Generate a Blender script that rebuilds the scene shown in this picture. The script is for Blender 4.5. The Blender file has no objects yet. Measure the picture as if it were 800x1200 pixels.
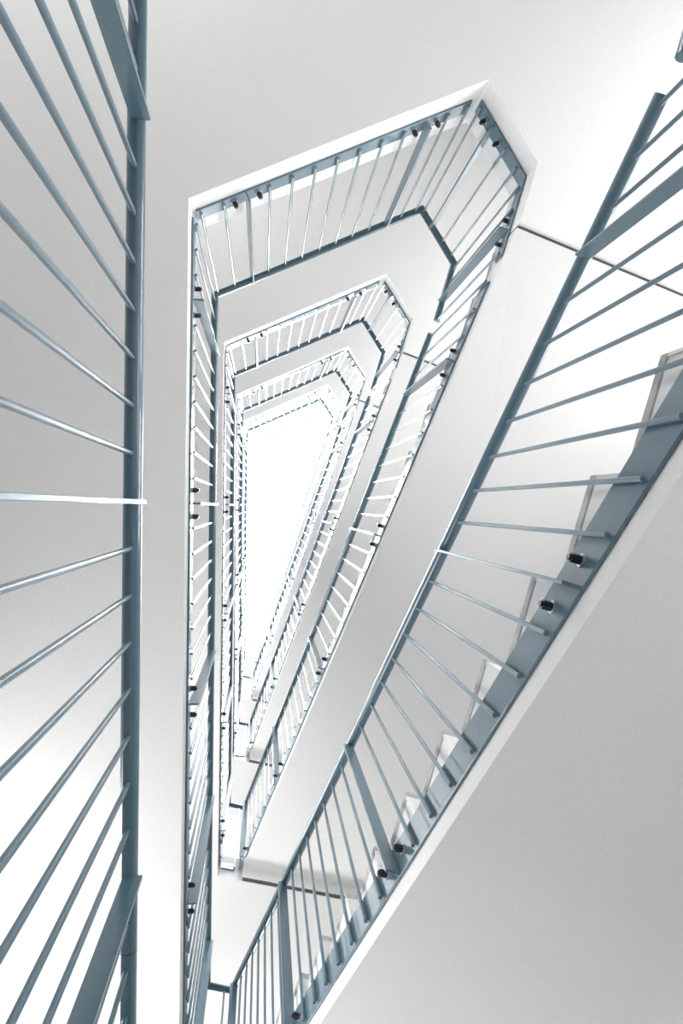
import bpy, bmesh, math
from mathutils import Vector, Matrix

SC = bpy.context.scene
COL = SC.collection

# ------------------------------------------------------------------ camera
# world: +X = right in the photo, +Y = down in the photo, +Z = up the stairwell
cam_data = bpy.data.cameras.new('camera')
cam = bpy.data.objects.new('camera', cam_data)
COL.objects.link(cam)
cam_data.sensor_fit = 'HORIZONTAL'
cam_data.sensor_width = 24.0
cam_data.lens = 24.0
cam_data.clip_start = 0.02
ax, ay = math.radians(6.472), math.radians(0.510)
Ry = Matrix(((math.cos(ax), 0, -math.sin(ax)), (0, 1, 0), (math.sin(ax), 0, math.cos(ax))))
Rx = Matrix(((1, 0, 0), (0, math.cos(ay), -math.sin(ay)), (0, math.sin(ay), math.cos(ay))))
R = Rx @ Ry
m = Matrix((R[0], -R[1], -R[2])).transposed().to_4x4()
cam.matrix_world = m
SC.camera = cam

# ------------------------------------------------------------------ world, exposure
world = bpy.data.worlds.new('world')
SC.world = world
world.use_nodes = True
world.node_tree.nodes['Background'].inputs[0].default_value = (0.86, 0.93, 1.0, 1)
world.node_tree.nodes['Background'].inputs[1].default_value = 1.0
SC.view_settings.view_transform = 'Standard'
SC.view_settings.look = 'None'
SC.view_settings.gamma = 1
SC.view_settings.exposure = -0.02
SKYLIGHT = 120.0
WINDOW = 9.7
SC.cycles.max_bounces = 10
SC.cycles.diffuse_bounces = 8

# ------------------------------------------------------------------ materials
def nodes(name):
    mt = bpy.data.materials.new(name)
    mt.use_nodes = True
    nt = mt.node_tree
    return mt, nt, nt.nodes['Principled BSDF']

def mottled(name, c0, c1, scale, rough, metal=0.0, bump=0.0, bscale=300.0, coat=0.0):
    mt, nt, b = nodes(name)
    tc = nt.nodes.new('ShaderNodeTexCoord')
    n = nt.nodes.new('ShaderNodeTexNoise')
    n.inputs['Scale'].default_value = scale
    n.inputs['Detail'].default_value = 5
    r = nt.nodes.new('ShaderNodeValToRGB')
    r.color_ramp.elements[0].position = 0.3
    r.color_ramp.elements[1].position = 0.7
    r.color_ramp.elements[0].color = (*c0, 1)
    r.color_ramp.elements[1].color = (*c1, 1)
    nt.links.new(tc.outputs['Object'], n.inputs['Vector'])
    nt.links.new(n.outputs['Fac'], r.inputs['Fac'])
    nt.links.new(r.outputs['Color'], b.inputs['Base Color'])
    b.inputs['Roughness'].default_value = rough
    b.inputs['Metallic'].default_value = metal
    b.inputs['Coat Weight'].default_value = coat
    if bump:
        n2 = nt.nodes.new('ShaderNodeTexNoise')
        n2.inputs['Scale'].default_value = bscale
        n2.inputs['Detail'].default_value = 3
        bp = nt.nodes.new('ShaderNodeBump')
        bp.inputs['Strength'].default_value = bump
        bp.inputs['Distance'].default_value = 0.002
        nt.links.new(tc.outputs['Object'], n2.inputs['Vector'])
        nt.links.new(n2.outputs['Fac'], bp.inputs['Height'])
        nt.links.new(bp.outputs['Normal'], b.inputs['Normal'])
    return mt

M_PLASTER = mottled('white_plaster', (.775, .77, .765), (.815, .81, .805), 90, .85, bump=.35, bscale=160)
M_FLOOR = mottled('pale_floor', (.19, .19, .188), (.23, .23, .228), 30, .5)
M_WALL = mottled('grey_wall_paint', (.40, .40, .395), (.44, .44, .435), 60, .8)
M_GROUND = mottled('pale_ground_floor', (.55, .55, .545), (.62, .62, .615), 30, .5)
M_GAP_SHADE = mottled('painted_gap_shade', (.07, .07, .07), (.12, .12, .12), 80, .8)  # dark colour stands in for the shade inside open joints
M_TREAD = mottled('tread_stone', (.40, .395, .388), (.50, .495, .485), 60, .6)
M_BLUE = mottled('blue_grey_paint', (.080, .148, .192), (.095, .168, .216), 120, .28, metal=0.0, bump=.04, bscale=500, coat=.7)
M_BOLT = mottled('dark_bolt_steel', (.035, .035, .04), (.07, .07, .075), 200, .35, metal=.7)
M_WASH = mottled('zinc_washer', (.55, .56, .58), (.65, .66, .68), 200, .35, metal=.8)
M_FRAME = mottled('white_window_frame', (.72, .73, .74), (.78, .79, .80), 20, .4)

def emitter(name, col, s):
    mt = bpy.data.materials.new(name)
    mt.use_nodes = True
    nt = mt.node_tree
    nt.nodes.clear()
    e = nt.nodes.new('ShaderNodeEmission')
    e.inputs[0].default_value = (*col, 1)
    e.inputs[1].default_value = s
    o = nt.nodes.new('ShaderNodeOutputMaterial')
    nt.links.new(e.outputs[0], o.inputs[0])
    return mt
M_SKYGLASS = emitter('daylit_skylight_glass', (.93, .97, 1.0), SKYLIGHT)
M_PANE = emitter('daylit_frosted_pane', (1.0, 1.0, 1.0), WINDOW)

# ------------------------------------------------------------------ helpers
def link(name, me, mat, parent=None):
    o = bpy.data.objects.new(name, me)
    COL.objects.link(o)
    if mat is not None and not me.materials:
        me.materials.append(mat)
    if parent is not None:
        o.parent = parent
    return o

def mesh(name, verts, faces, smooth=None):
    me = bpy.data.meshes.new(name)
    me.from_pydata([tuple(v) for v in verts], [], faces)
    bm = bmesh.new(); bm.from_mesh(me)
    bmesh.ops.recalc_face_normals(bm, faces=bm.faces)
    bm.to_mesh(me); bm.free()
    if smooth is not None:
        for p in me.polygons: p.use_smooth = True
        me.set_sharp_from_angle(angle=math.radians(smooth))
    return me

def bevel(me, w, seg=2):
    bm = bmesh.new(); bm.from_mesh(me)
    es = [e for e in bm.edges if len(e.link_faces) == 2 and e.calc_face_angle(0) > .6]
    bmesh.ops.bevel(bm, geom=es, offset=w, segments=seg, affect='EDGES', clamp_overlap=True)
    bm.to_mesh(me); bm.free()
    return me

def prism_z(name, poly, z0, z1):
    n = len(poly)
    v = [(x, y, z0) for x, y in poly] + [(x, y, z1) for x, y in poly]
    f = [list(range(n)), list(range(n, 2*n))[::-1]] + [[i, (i+1) % n, n+(i+1) % n, n+i] for i in range(n)]
    return mesh(name, v, f)

def sweep(path, r, seg=20):
    """round tube along a polyline, mitred at its corners"""
    P = [Vector(p) for p in path]
    rings = []
    for i, p in enumerate(P):
        d0 = (P[i]-P[i-1]).normalized() if i else (P[1]-P[0]).normalized()
        d1 = (P[i+1]-P[i]).normalized() if i < len(P)-1 else d0
        t = (d0+d1).normalized()
        side = d0.cross(Vector((0, 0, 1))).normalized()
        up = side.cross(d0).normalized()
        ring = []
        for k in range(seg):
            a = 2*math.pi*k/seg
            q = p + side*(r*math.cos(a)) + up*(r*math.sin(a))
            lam = (p-q).dot(t)/d0.dot(t)
            ring.append(q + d0*lam)
        rings.append(ring)
    # keep the rings' starting points in step round the corners
    v = [q for ring in rings for q in ring]
    f = []
    for i in range(len(P)-1):
        for k in range(seg):
            f.append([i*seg+k, i*seg+(k+1) % seg, (i+1)*seg+(k+1) % seg, (i+1)*seg+k])
    f.append(list(range(seg))[::-1]); f.append([(len(P)-1)*seg+k for k in range(seg)])
    return v, f

def cyl(c0, c1, r, seg):
    return sweep_any(Vector(c0), Vector(c1), r, seg)

def sweep_any(a, b, r, seg, v0=0):
    d = (b-a).normalized()
    s = d.orthogonal().normalized(); u = d.cross(s)
    v = [a + s*(r*math.cos(2*math.pi*k/seg)) + u*(r*math.sin(2*math.pi*k/seg)) for k in range(seg)]
    v += [q + (b-a) for q in v]
    f = [[v0+k, v0+(k+1) % seg, v0+seg+(k+1) % seg, v0+seg+k] for k in range(seg)]
    f += [[v0+k for k in range(seg)][::-1], [v0+seg+k for k in range(seg)]]
    return v, f

def box_ab(o, t, n, t0, t1, n0, n1, zb, zt, v0=0, slope=0.0):
    """box: along plan direction t from t0 to t1, along n from n0 to n1; z rises with slope along t"""
    v = []
    for z in (zb, zt):
        for (a, b) in ((t0, n0), (t1, n0), (t1, n1), (t0, n1)):
            p = o + t*a + n*b
            v.append(Vector((p.x, p.y, z + slope*(a-t0))))
    f = [[0, 1, 2, 3], [7, 6, 5, 4], [0, 4, 5, 1], [1, 5, 6, 2], [2, 6, 7, 3], [3, 7, 4, 0]]
    return v, [[i+v0 for i in q] for q in f]

V2 = lambda x, y: Vector((x, y))

# ------------------------------------------------------------------ measured plan
H = 2.8                      # storey height
ZS = 3.235 - H               # soffit of slab 0
ZF = 3.610 - H               # top of slab 0
ZH = 4.635 - H               # handrail axis over slab 0
LEVELS = 6                   # slabs 0 .. 5
TL, AP, CH, FT = V2(-.346, -1.425), V2(1.090, -2.075), V2(1.337, -1.685), V2(1.247, -1.390)
FB, BL = V2(-.200, 3.298), V2(-.407, 3.245)
LF = (FB-FT).length
DF = (FB-FT).normalized()
NF = V2(-DF.y, DF.x)         # into the well
if NF.dot(TL-FT) < 0: NF = -NF
WID = 1.5
eT, eB = V2(.943, .335).normalized(), V2(.970, .243).normalized()
WN = 1.72
FTo = FT + eT*(WN/ (-NF).dot(eT))
FBo = FB + eB*(WN/ (-NF).dot(eB))

def lineX(p, d, q, e):
    # intersection of p+a*d and q+b*e
    det = d.x*(-e.y) + e.x*d.y
    w = q-p
    a = (w.x*(-e.y) + e.x*w.y)/det
    return p + d*a

# outer walls
dTop = (AP-TL).normalized(); nTop = V2(dTop.y, -dTop.x)          # outward (up in the photo)
dCh = (CH-AP).normalized(); nCh = V2(dCh.y, -dCh.x)
pTop = TL + nTop*2.5
pCh = AP + nCh*3.2
WA = V2(-1.75, 5.5)
WB = lineX(WA, V2(0, 1), pTop, dTop)
WC1 = lineX(pTop, dTop, pCh, dCh)
WC2 = lineX(pCh, dCh, FTo, DF)
WD = lineX(FBo, DF, V2(0, 5.5), V2(1, 0))

Z_BOTTOM = ZF - H            # ground floor
Z_TOP = ZS + H*LEVELS        # roof ceiling

# ------------------------------------------------------------------ setting
foot = [WA, WB, WC1, WC2, FTo, FBo, WD]
fl = link('floor', prism_z('floor', foot, Z_BOTTOM-.25, Z_BOTTOM), M_GROUND); fl['kind'] = 'structure'

slab_poly = [WA, WB, WC1, WC2, FTo, FT, CH, AP, TL, BL, FB, FBo, WD]
for k in range(LEVELS):
    me = prism_z('landing_slab', slab_poly, ZS+H*k, ZF+H*k)
    me.materials.append(M_PLASTER); me.materials.append(M_FLOOR)
    for p in me.polygons:
        if p.normal.z > .9 and p.area > 1: p.material_index = 1
    o = link('floor', me, None)
    o['kind'] = 'structure'

wall_names = ['wall_left', 'wall_back', 'wall_corner', 'wall_right', 'wall_right', 'wall_right', 'wall_front']
# window openings: wall index -> (from, to) fraction along the wall
windows = {0: [(.26, .46)], 1: [(.03, .30)], 6: [(.22, .78)], 3: [(.45, .97)], 4: [(.02, .25)]}
T = .25
wi = 0
cen = V2(.5, .8)
for i in range(len(foot)):
    a, b = foot[i], foot[(i+1) % len(foot)]
    d = (b-a).normalized(); L = (b-a).length
    n = V2(d.y, -d.x)
    if n.dot(cen-a) > 0: n = -n                # outward
    boxes = []
    wins = windows.get(i, [])
    v, f = [], []
    def add(t0, t1, z0, z1):
        vv, ff = box_ab(a, d, n, t0, t1, 0, T, z0, z1, len(v)); v.extend(vv); f.extend(ff)
    if not wins:
        add(0, L, Z_BOTTOM-.25, Z_TOP+.3)
    else:
        xs = [0]
        for (p, q) in wins: xs += [p*L, q*L]
        xs.append(L)
        for j in range(0, len(xs), 2): add(xs[j], xs[j+1], Z_BOTTOM-.25, Z_TOP+.3)
        for (p, q) in wins:
            z = Z_BOTTOM-.25
            for k in range(-1 if i in (3, 4) else 0, LEVELS):  # ground-storey windows here are added to brighten the lowest flight's underside
                zf = ZF + H*k
                add(p*L, q*L, z, zf+.75)
                z = zf + 2.25
                wi += 1
                # the window in this opening: frame bars and a frosted daylit pane
                fr_v, fr_f = [], []
                w0, w1, z0, z1 = p*L, q*L, zf+.75, zf+2.25
                nb = max(1, round((w1-w0)/1.0))
                bars = [(w0, w1, z0, z0+.06), (w0, w1, z1-.06, z1)]
                bars += [(w0+(w1-w0-.06)*j/nb, w0+(w1-w0-.06)*j/nb+.06, z0+.06, z1-.06) for j in range(nb+1)]
                for (q0, q1, s0, s1) in bars:
                    vv, ff = box_ab(a, d, n, q0, q1, .10, .16, s0, s1, len(fr_v)); fr_v += vv; fr_f += ff
                fr = link('window_%d' % wi, mesh('window', fr_v, fr_f), M_FRAME); fr['kind'] = 'structure'
                pv, pf = box_ab(a, d, n, w0+.02, w1-.02, .125, .135, z0+.02, z1-.02)
                pn = link('pane', mesh('pane', pv, pf), M_PANE, fr)
            add(p*L, q*L, z, Z_TOP+.3)
    w = link(wall_names[i], mesh('wall', v, f), M_WALL); w['kind'] = 'structure'

# roof: ceiling ring round a skylight wider than the well
sky = [V2(-.9, -2.1), V2(1.2, -2.95), V2(2.05, -1.6), V2(.25, 3.9), V2(-.95, 3.7)]
v = [(p.x, p.y, Z_TOP) for p in foot] + [(p.x, p.y, Z_TOP) for p in sky]
bm = bmesh.new()
vo = [bm.verts.new((p.x, p.y, Z_TOP)) for p in foot]
vi = [bm.verts.new((p.x, p.y, Z_TOP)) for p in sky]
es = [bm.edges.new((L_[i], L_[(i+1) % len(L_)])) for L_ in (vo, vi) for i in range(len(L_))]
bmesh.ops.triangle_fill(bm, use_beauty=True, edges=es)
g = bmesh.ops.extrude_face_region(bm, geom=bm.faces[:])
bmesh.ops.translate(bm, verts=[e for e in g['geom'] if isinstance(e, bmesh.types.BMVert)], vec=(0, 0, .3))
bmesh.ops.recalc_face_normals(bm, faces=bm.faces)
me = bpy.data.meshes.new('ceiling'); bm.to_mesh(me); bm.free()
ce = link('ceiling', me, M_PLASTER); ce['kind'] = 'structure'
sk = bpy.data.objects.new('skylight', None); COL.objects.link(sk); sk.location = (.3, .6, Z_TOP+.3)
sk['label'] = 'bright overexposed skylight closing the top of the stairwell'
sk['category'] = 'skylight'
inv = Matrix.Translation((-.3, -.6, -(Z_TOP+.3)))
me = prism_z('glass', [(p.x, p.y) for p in sky], Z_TOP+.30, Z_TOP+.32); me.transform(inv)
link('glass', me, M_SKYGLASS, sk)
fv, ff = [], []
for i in range(len(sky)):
    a, b = sky[i], sky[(i+1) % len(sky)]
    d = (b-a).normalized(); n = V2(-d.y, d.x)
    if n.dot(cen-a) < 0: n = -n
    vv, f2 = box_ab(a, d, n, 0, (b-a).length, 0, .05, Z_TOP+.22, Z_TOP+.30, len(fv)); fv += vv; ff += f2
me = mesh('frame', fv, ff); me.transform(inv)
link('frame', me, M_FRAME, sk)

# ------------------------------------------------------------------ stair flights
NR, RISE, GO, S1 = 16, H/16, .2875, .222
SOF0, SSL = .465, .5995        # soffit height at s=0 of flight 0 and its slope

def inner(s): return FT + DF*s
def outer(s): return FTo + (FBo-FTo)*(s/LF) + NF*.006

flight_labels = [
    'white concrete stair flight crossing the lower right, nearest of all, sawtooth steps above blue plate',
    'second white flight up, its broad grey underside running behind the closest handrail',
    'third white flight up, narrower underside left of the broad grey one',
    'fourth white flight up, slim bright underside just right of the skylight rails',
    'thin topmost white flight right beside the white skylight opening',
]
e_gap = .016
flights = []
for k in range(LEVELS-1):
    root = bpy.data.objects.new('stair_flight', None); COL.objects.link(root)
    base = inner(0); root.location = (base.x, base.y, ZF+H*k)
    root['label'] = flight_labels[k]; root['category'] = 'staircase'
    root['group'] = 'stair flights one above the other'
    flights.append(root)
    if k == 0:
        z0 = 0.0
        # body profile relative to slab-0 top
        TT = .034
        prof = [(e_gap, SOF0-ZF), (LF-.045, SOF0-ZF+SSL*(LF-.045)), (LF-.028-.010, ZS-ZF+H+.006), (LF-.028, ZS-ZF+H+.012), (LF-e_gap, RISE*NR-TT)]
        for n in range(NR, 0, -1):
            sn = S1+(n-1)*GO
            prof.append((sn+.012, RISE*n-TT)); prof.append((sn+.012, RISE*(n-1)-TT))
        prof.append((e_gap, -TT))
        nn = len(prof)
        vs = [Vector((*inner(s), z)) for s, z in prof] + [Vector((*outer(s), z)) for s, z in prof]
        fs = [list(range(nn)), list(range(nn, 2*nn))[::-1]] + [[i, (i+1) % nn, nn+(i+1) % nn, nn+i] for i in range(nn)]
        body = mesh('flight_body', vs, fs)
        body.transform(Matrix.Translation((-base.x, -base.y, 0)))
        gap_shades = []  # dark strips added in the open joints to paint their shade
        for (sa, sb, za) in ((.001, e_gap-.001, SOF0-ZF+.004), (LF-.027, LF-.001, ZS-ZF+H+.006)):
            poly = [inner(sa)-NF*.006, inner(sb)-NF*.006, outer(sb), outer(sa)]
            me = prism_z('gap_shade', [(q.x, q.y) for q in poly], za, za+.06)
            me.transform(Matrix.Translation((-base.x, -base.y, 0)))
            gap_shades.append(me)
        # one tread slab, reused
        sn = S1
        def tread_mesh(s0, s1, zt, nm):
            q0, q1 = inner(s0)+NF*.004, inner(s1)+NF*.004
            q2, q3 = outer(s1), outer(s0)
            return [(q.x, q.y) for q in (q0, q1, q2, q3)], zt
        treads = []
        for n in range(0, NR+1):
            s0 = e_gap if n == 0 else S1+(n-1)*GO
            s1 = LF-e_gap if n == NR else S1+n*GO+.010
            poly, zt = tread_mesh(s0, s1, RISE*n, 't')
            me = prism_z('tread', poly, zt-TT, zt)
            me.transform(Matrix.Translation((-base.x, -base.y, 0)))
            me.materials.append(M_TREAD)
            bevel(me, .003, 1)
            treads.append(me)
        risers = []
        for n in range(1, NR+1):
            s0 = S1+(n-1)*GO
            poly, zt = tread_mesh(s0+.002, s0+.012, 0, 'r')
            me = prism_z('riser', poly, RISE*(n-1), RISE*n-TT)
            me.transform(Matrix.Translation((-base.x, -base.y, 0)))
            risers.append(me)
    link('flight_body', body, M_PLASTER, root)
    for me in gap_shades: link('gap_shade', me, M_GAP_SHADE, root)
    for me in treads: link('tread', me, M_TREAD, root)
    for me in risers: link('riser', me, M_PLASTER, root)

# ------------------------------------------------------------------ railings
OFF = .023                    # rail axis inside the slab face
R_TUBE, R_BAR = .024, .007

def inset(poly_open, d):
    """offset an open polyline towards the well, mitred"""
    out = []
    segs = []
    for a, b in zip(poly_open[:-1], poly_open[1:]):
        t = (b-a).normalized(); n = V2(-t.y, t.x)
        mid = (a+b)/2
        if n.dot(V2(.25, .4)-mid) < 0: n = -n
        segs.append((a+n*d, t, n))
    out.append(segs[0][0])
    for s0, s1 in zip(segs[:-1], segs[1:]):
        out.append(lineX(s0[0], s0[1], s1[0], s1[1]))
    t = segs[-1]
    out.append(t[0] + t[1]*(poly_open[-1]-poly_open[-2]).length)
    return out

EN = CH + (FT-CH).normalized()*.0
dR = (FT-CH).normalized()
# level path, travelling BR -> BL -> TL -> AP -> CH -> EN
BRp = FB
lvl = inset([BRp, BL, TL, AP, CH, CH+dR*1.0], OFF)
hBR = lineX(FT+NF*OFF, DF, lvl[0], (lvl[1]-lvl[0]).normalized())
hBL, hTL, hAP, hCH = lvl[1], lvl[2], lvl[3], lvl[4]
hEN = hCH + dR*.42
gST = FT + NF*OFF + DF*.195
LG = (hBR-gST).length
ZG0 = 4.703 - H               # handrail axis at the start of flight 0
GSL = (ZH+H-ZG0)/LG           # its slope

rail_labels = [
    'blue-grey railing in the foreground, tall straight handrail down the left side with fanning bars',
    'blue-grey railing climbing the closest flight and turning round the largest gallery opening overhead',
    'blue-grey railing of the second gallery opening up, inside the largest one',
    'pale blue-grey railing of the third gallery opening up',
    'washed-out railing of the fourth gallery opening up, next to the innermost',
    'faint white-blue innermost railing directly framing the skylight',
]

# shared meshes -----------------------------------------------------
def baluster_mesh(h, tabh, tabz, n3):
    """bar from z=0 to h, with the small fixing tab that joins it to the plate"""
    v, f = sweep_any(Vector((0, 0, 0)), Vector((0, 0, h)), R_BAR, 12)
    me = mesh('baluster', v, f, 40)
    return me

bolt_cache = {}
def bolt_mesh(t, n):
    v, f = sweep_any(Vector((0, 0, 0)), Vector((n.x, n.y, 0))*.004, .017, 16)
    me_w = mesh('washer', v, f, 40)
    v, f = sweep_any(Vector((n.x, n.y, 0))*.004, Vector((n.x, n.y, 0))*.030, .0125, 6)
    v2, f2 = sweep_any(Vector((n.x, n.y, 0))*.030, Vector((n.x, n.y, 0))*.036, .008, 10, len(v))
    me_h = mesh('bolt', v+v2, f+f2)
    return me_w, me_h

def add_bolt(plate, p, t, n, key, origin):
    if key not in bolt_cache: bolt_cache[key] = bolt_mesh(t, n)
    w, h = bolt_cache[key]
    for nm, me, mt in (('washer', w, M_WASH), ('bolt', h, M_BOLT)):
        o = link(nm, me, mt, plate); o.location = p - origin

mesh_cache = {}
def run(root, a, b, n, bars, posts, z_plate, p_h, z_rail, slope, plate_rng, key, plate_slope=None):
    """one straight run: bars/posts at distances along a->b; plate along the slab face"""
    t = (b-a).normalized()
    org = root.location
    ps = slope if plate_slope is None else plate_slope
    # plate
    pl = None
    p0, p1 = plate_rng
    k1 = ('plate', key)
    if k1 not in mesh_cache:
        v, f = box_ab(V2(0, 0), t, n, 0, p1-p0, 0, .010, 0, p_h, 0, ps)
        me = mesh('plate', v, f); bevel(me, .0015, 1)
        mesh_cache[k1] = me
    pl = link('plate', mesh_cache[k1], M_BLUE, root)
    q = a + t*p0 - n*(OFF-.002)
    plo = Vector((q.x, q.y, z_plate(p0)))
    pl.location = plo - org
    for s in bars:
        zb, zt = z_plate(s)+.012, z_rail(s)-R_TUBE*.8
        k2 = ('bar', key[0], round(s, 3)) if abs(slope) > 0 else ('bar', key[0])
        if k2 not in mesh_cache:
            v, f = sweep_any(Vector((0, 0, 0)), Vector((0, 0, zt-zb)), R_BAR, 12)
            # flat tab between bar and plate
            o2 = V2(0, 0)
            v2, f2 = box_ab(o2, t, n, -.003, .003, -(OFF-.011), 0, .015, p_h*.80, len(v))
            me = mesh('baluster', v+v2, f+f2, 40)
            mesh_cache[k2] = me
        o = link('baluster', mesh_cache[k2], M_BLUE, root)
        q = a + t*s
        o.location = Vector((q.x, q.y, zb)) - org
    for s in posts:
        zb, zt = z_plate(s)+.004, z_rail(s)-R_TUBE*.75
        k2 = ('post', key[0], round(s, 3)) if abs(slope) > 0 else ('post', key[0])
        if k2 not in mesh_cache:
            v, f = box_ab(V2(0, 0), t, n, -.005, .005, -(OFF-.012), -(OFF-.012)+.05, 0, zt-zb, 0, 0)
            me = mesh('post', v, f); bevel(me, .0012, 1)
            mesh_cache[k2] = me
        o = link('post', mesh_cache[k2], M_BLUE, root)
        q = a + t*s
        o.location = Vector((q.x, q.y, zb)) - org
        for e in (-.065, .065):
            qq = a + t*(s+e) - n*(OFF-.012)
            z = z_plate(s+e) + p_h*.52
            if p0 < s+e < p1:
                add_bolt(pl, Vector((qq.x, qq.y, z)), t, n, key[0], plo)

def nrm(a, b):
    t = (b-a).normalized(); n = V2(-t.y, t.x)
    if n.dot(V2(.25, .4)-(a+b)/2) < 0: n = -n
    return n

# distances of the bars and posts along each run
def ydist(y):      # along the left run, which travels hBL -> hTL (towards -y)
    return (hBL.y - y)/abs((hTL-hBL).normalized().y)
posts_y = [-1.0, -.012, .965, 1.94, 2.91]
left_posts = [ydist(y) for y in posts_y]
left_bars = []
for y0, y1 in zip(posts_y[:-1], posts_y[1:]):
    left_bars += [ydist(y0+(y1-y0)*j/8) for j in range(1, 8)]
left_bars += [ydist(-1.0-.122*j) for j in (1, 2, 3)] + [ydist(2.91+.122*j) for j in (1, 2)]
Ltop = (hAP-hTL).length
top_posts = [.265, 1.255]
top_bars = [.025, .145] + [.265+.99*j/8 for j in range(1, 8)] + [1.375, 1.490]
ch_posts = [.145]
ch_bars = [.025, .265, .375]
r_posts = [.285]
r_bars = [.05, .17, .41]
fl_posts = [.42, 1.467, 2.514, 3.561, 4.600]
fl_bars = [.03, .16, .29] + [p+1.047*j/8 for p in fl_posts[:-1] for j in range(1, 8)]
PH, FPH = .100, .155
PZ = ZS + .135                # underside of the gallery plates over slab 0

def soffit(s): return SOF0 + SSL*s      # s from FT along the flight

for k in range(LEVELS):
    dz = H*k
    root = bpy.data.objects.new('railing', None); COL.objects.link(root)
    root.location = (hBL.x, hBL.y, ZF+dz)
    root['label'] = rail_labels[k]; root['category'] = 'railing'
    root['group'] = 'steel railings of the stairwell'
    bpy.context.view_layer.update()
    org = Vector(root.location)
    # handrail: the flight below, then round the opening to its cut end
    path = []
    if k > 0: path.append(Vector((gST.x, gST.y, ZG0+dz-H)))
    path += [Vector((p.x, p.y, ZH+dz)) for p in (hBR, hBL, hTL, hAP, hCH, hEN)]
    path = [p-org for p in path]
    kk = 'hand0' if k == 0 else 'hand'
    if kk not in mesh_cache:
        v, f = sweep(path, R_TUBE, 24)
        mesh_cache[kk] = mesh('handrail', v, f, 30)
    hr = link('handrail', mesh_cache[kk], M_BLUE, root)
    # dark ring where two lengths of handrail tube meet
    jd = Vector((hTL.x-hBL.x, hTL.y-hBL.y, 0)).normalized()
    joints = [(Vector((hBL.x, hBL.y, ZH+dz)) + jd*ydist(1.165), jd)]
    if k > 0:
        fd = Vector((DF.x, DF.y, GSL)).normalized()
        joints.append((Vector((gST.x+DF.x*2.39, gST.y+DF.y*2.39, ZG0+dz-H+GSL*2.39)), fd))
    for ji, (jp, d3) in enumerate(joints):
        if ('joint', ji) not in mesh_cache:
            v, f = sweep_any(d3*-.0009, d3*.0009, R_TUBE+.0004, 32)
            mesh_cache[('joint', ji)] = mesh('joint_ring', v, f, 40)
        o = link('joint_ring', mesh_cache[('joint', ji)], M_BOLT, hr); o.location = jp-org
    zr = lambda s: ZH+dz
    zp = lambda s: PZ+dz
    run(root, hBR, hBL, nrm(hBR, hBL), [.055, .005], [], zp, PH, zr, 0, (.06, (hBL-hBR).length-.0), ('bottom', 0))
    run(root, hBL, hTL, nrm(hBL, hTL), left_bars, left_posts, zp, PH, zr, 0, (.01, (hTL-hBL).length-.015), ('left', 0))
    run(root, hTL, hAP, nrm(hTL, hAP), top_bars, top_posts, zp, PH, zr, 0, (.005, Ltop-.03), ('top', 0))
    run(root, hAP, hCH, nrm(hAP, hCH), ch_bars, ch_posts, zp, PH, zr, 0, (.0, (hCH-hAP).length+.01), ('corner', 0))
    run(root, hCH, hEN, nrm(hCH, hEN), r_bars, r_posts, zp, PH, zr, 0, (.0, .425), ('right', 0))
    if k > 0:
        off_s = (gST-(FT+NF*OFF)).dot(DF)
        zrail = lambda s: ZG0+dz-H+GSL*s
        zpl = lambda s: soffit(s+off_s)+dz-H+.075
        run(root, gST, hBR, NF, fl_bars, fl_posts, zpl, FPH, zrail, GSL, (.03, LG-.10), ('flight', 0), plate_slope=SSL)

print('objects', len(bpy.data.objects))
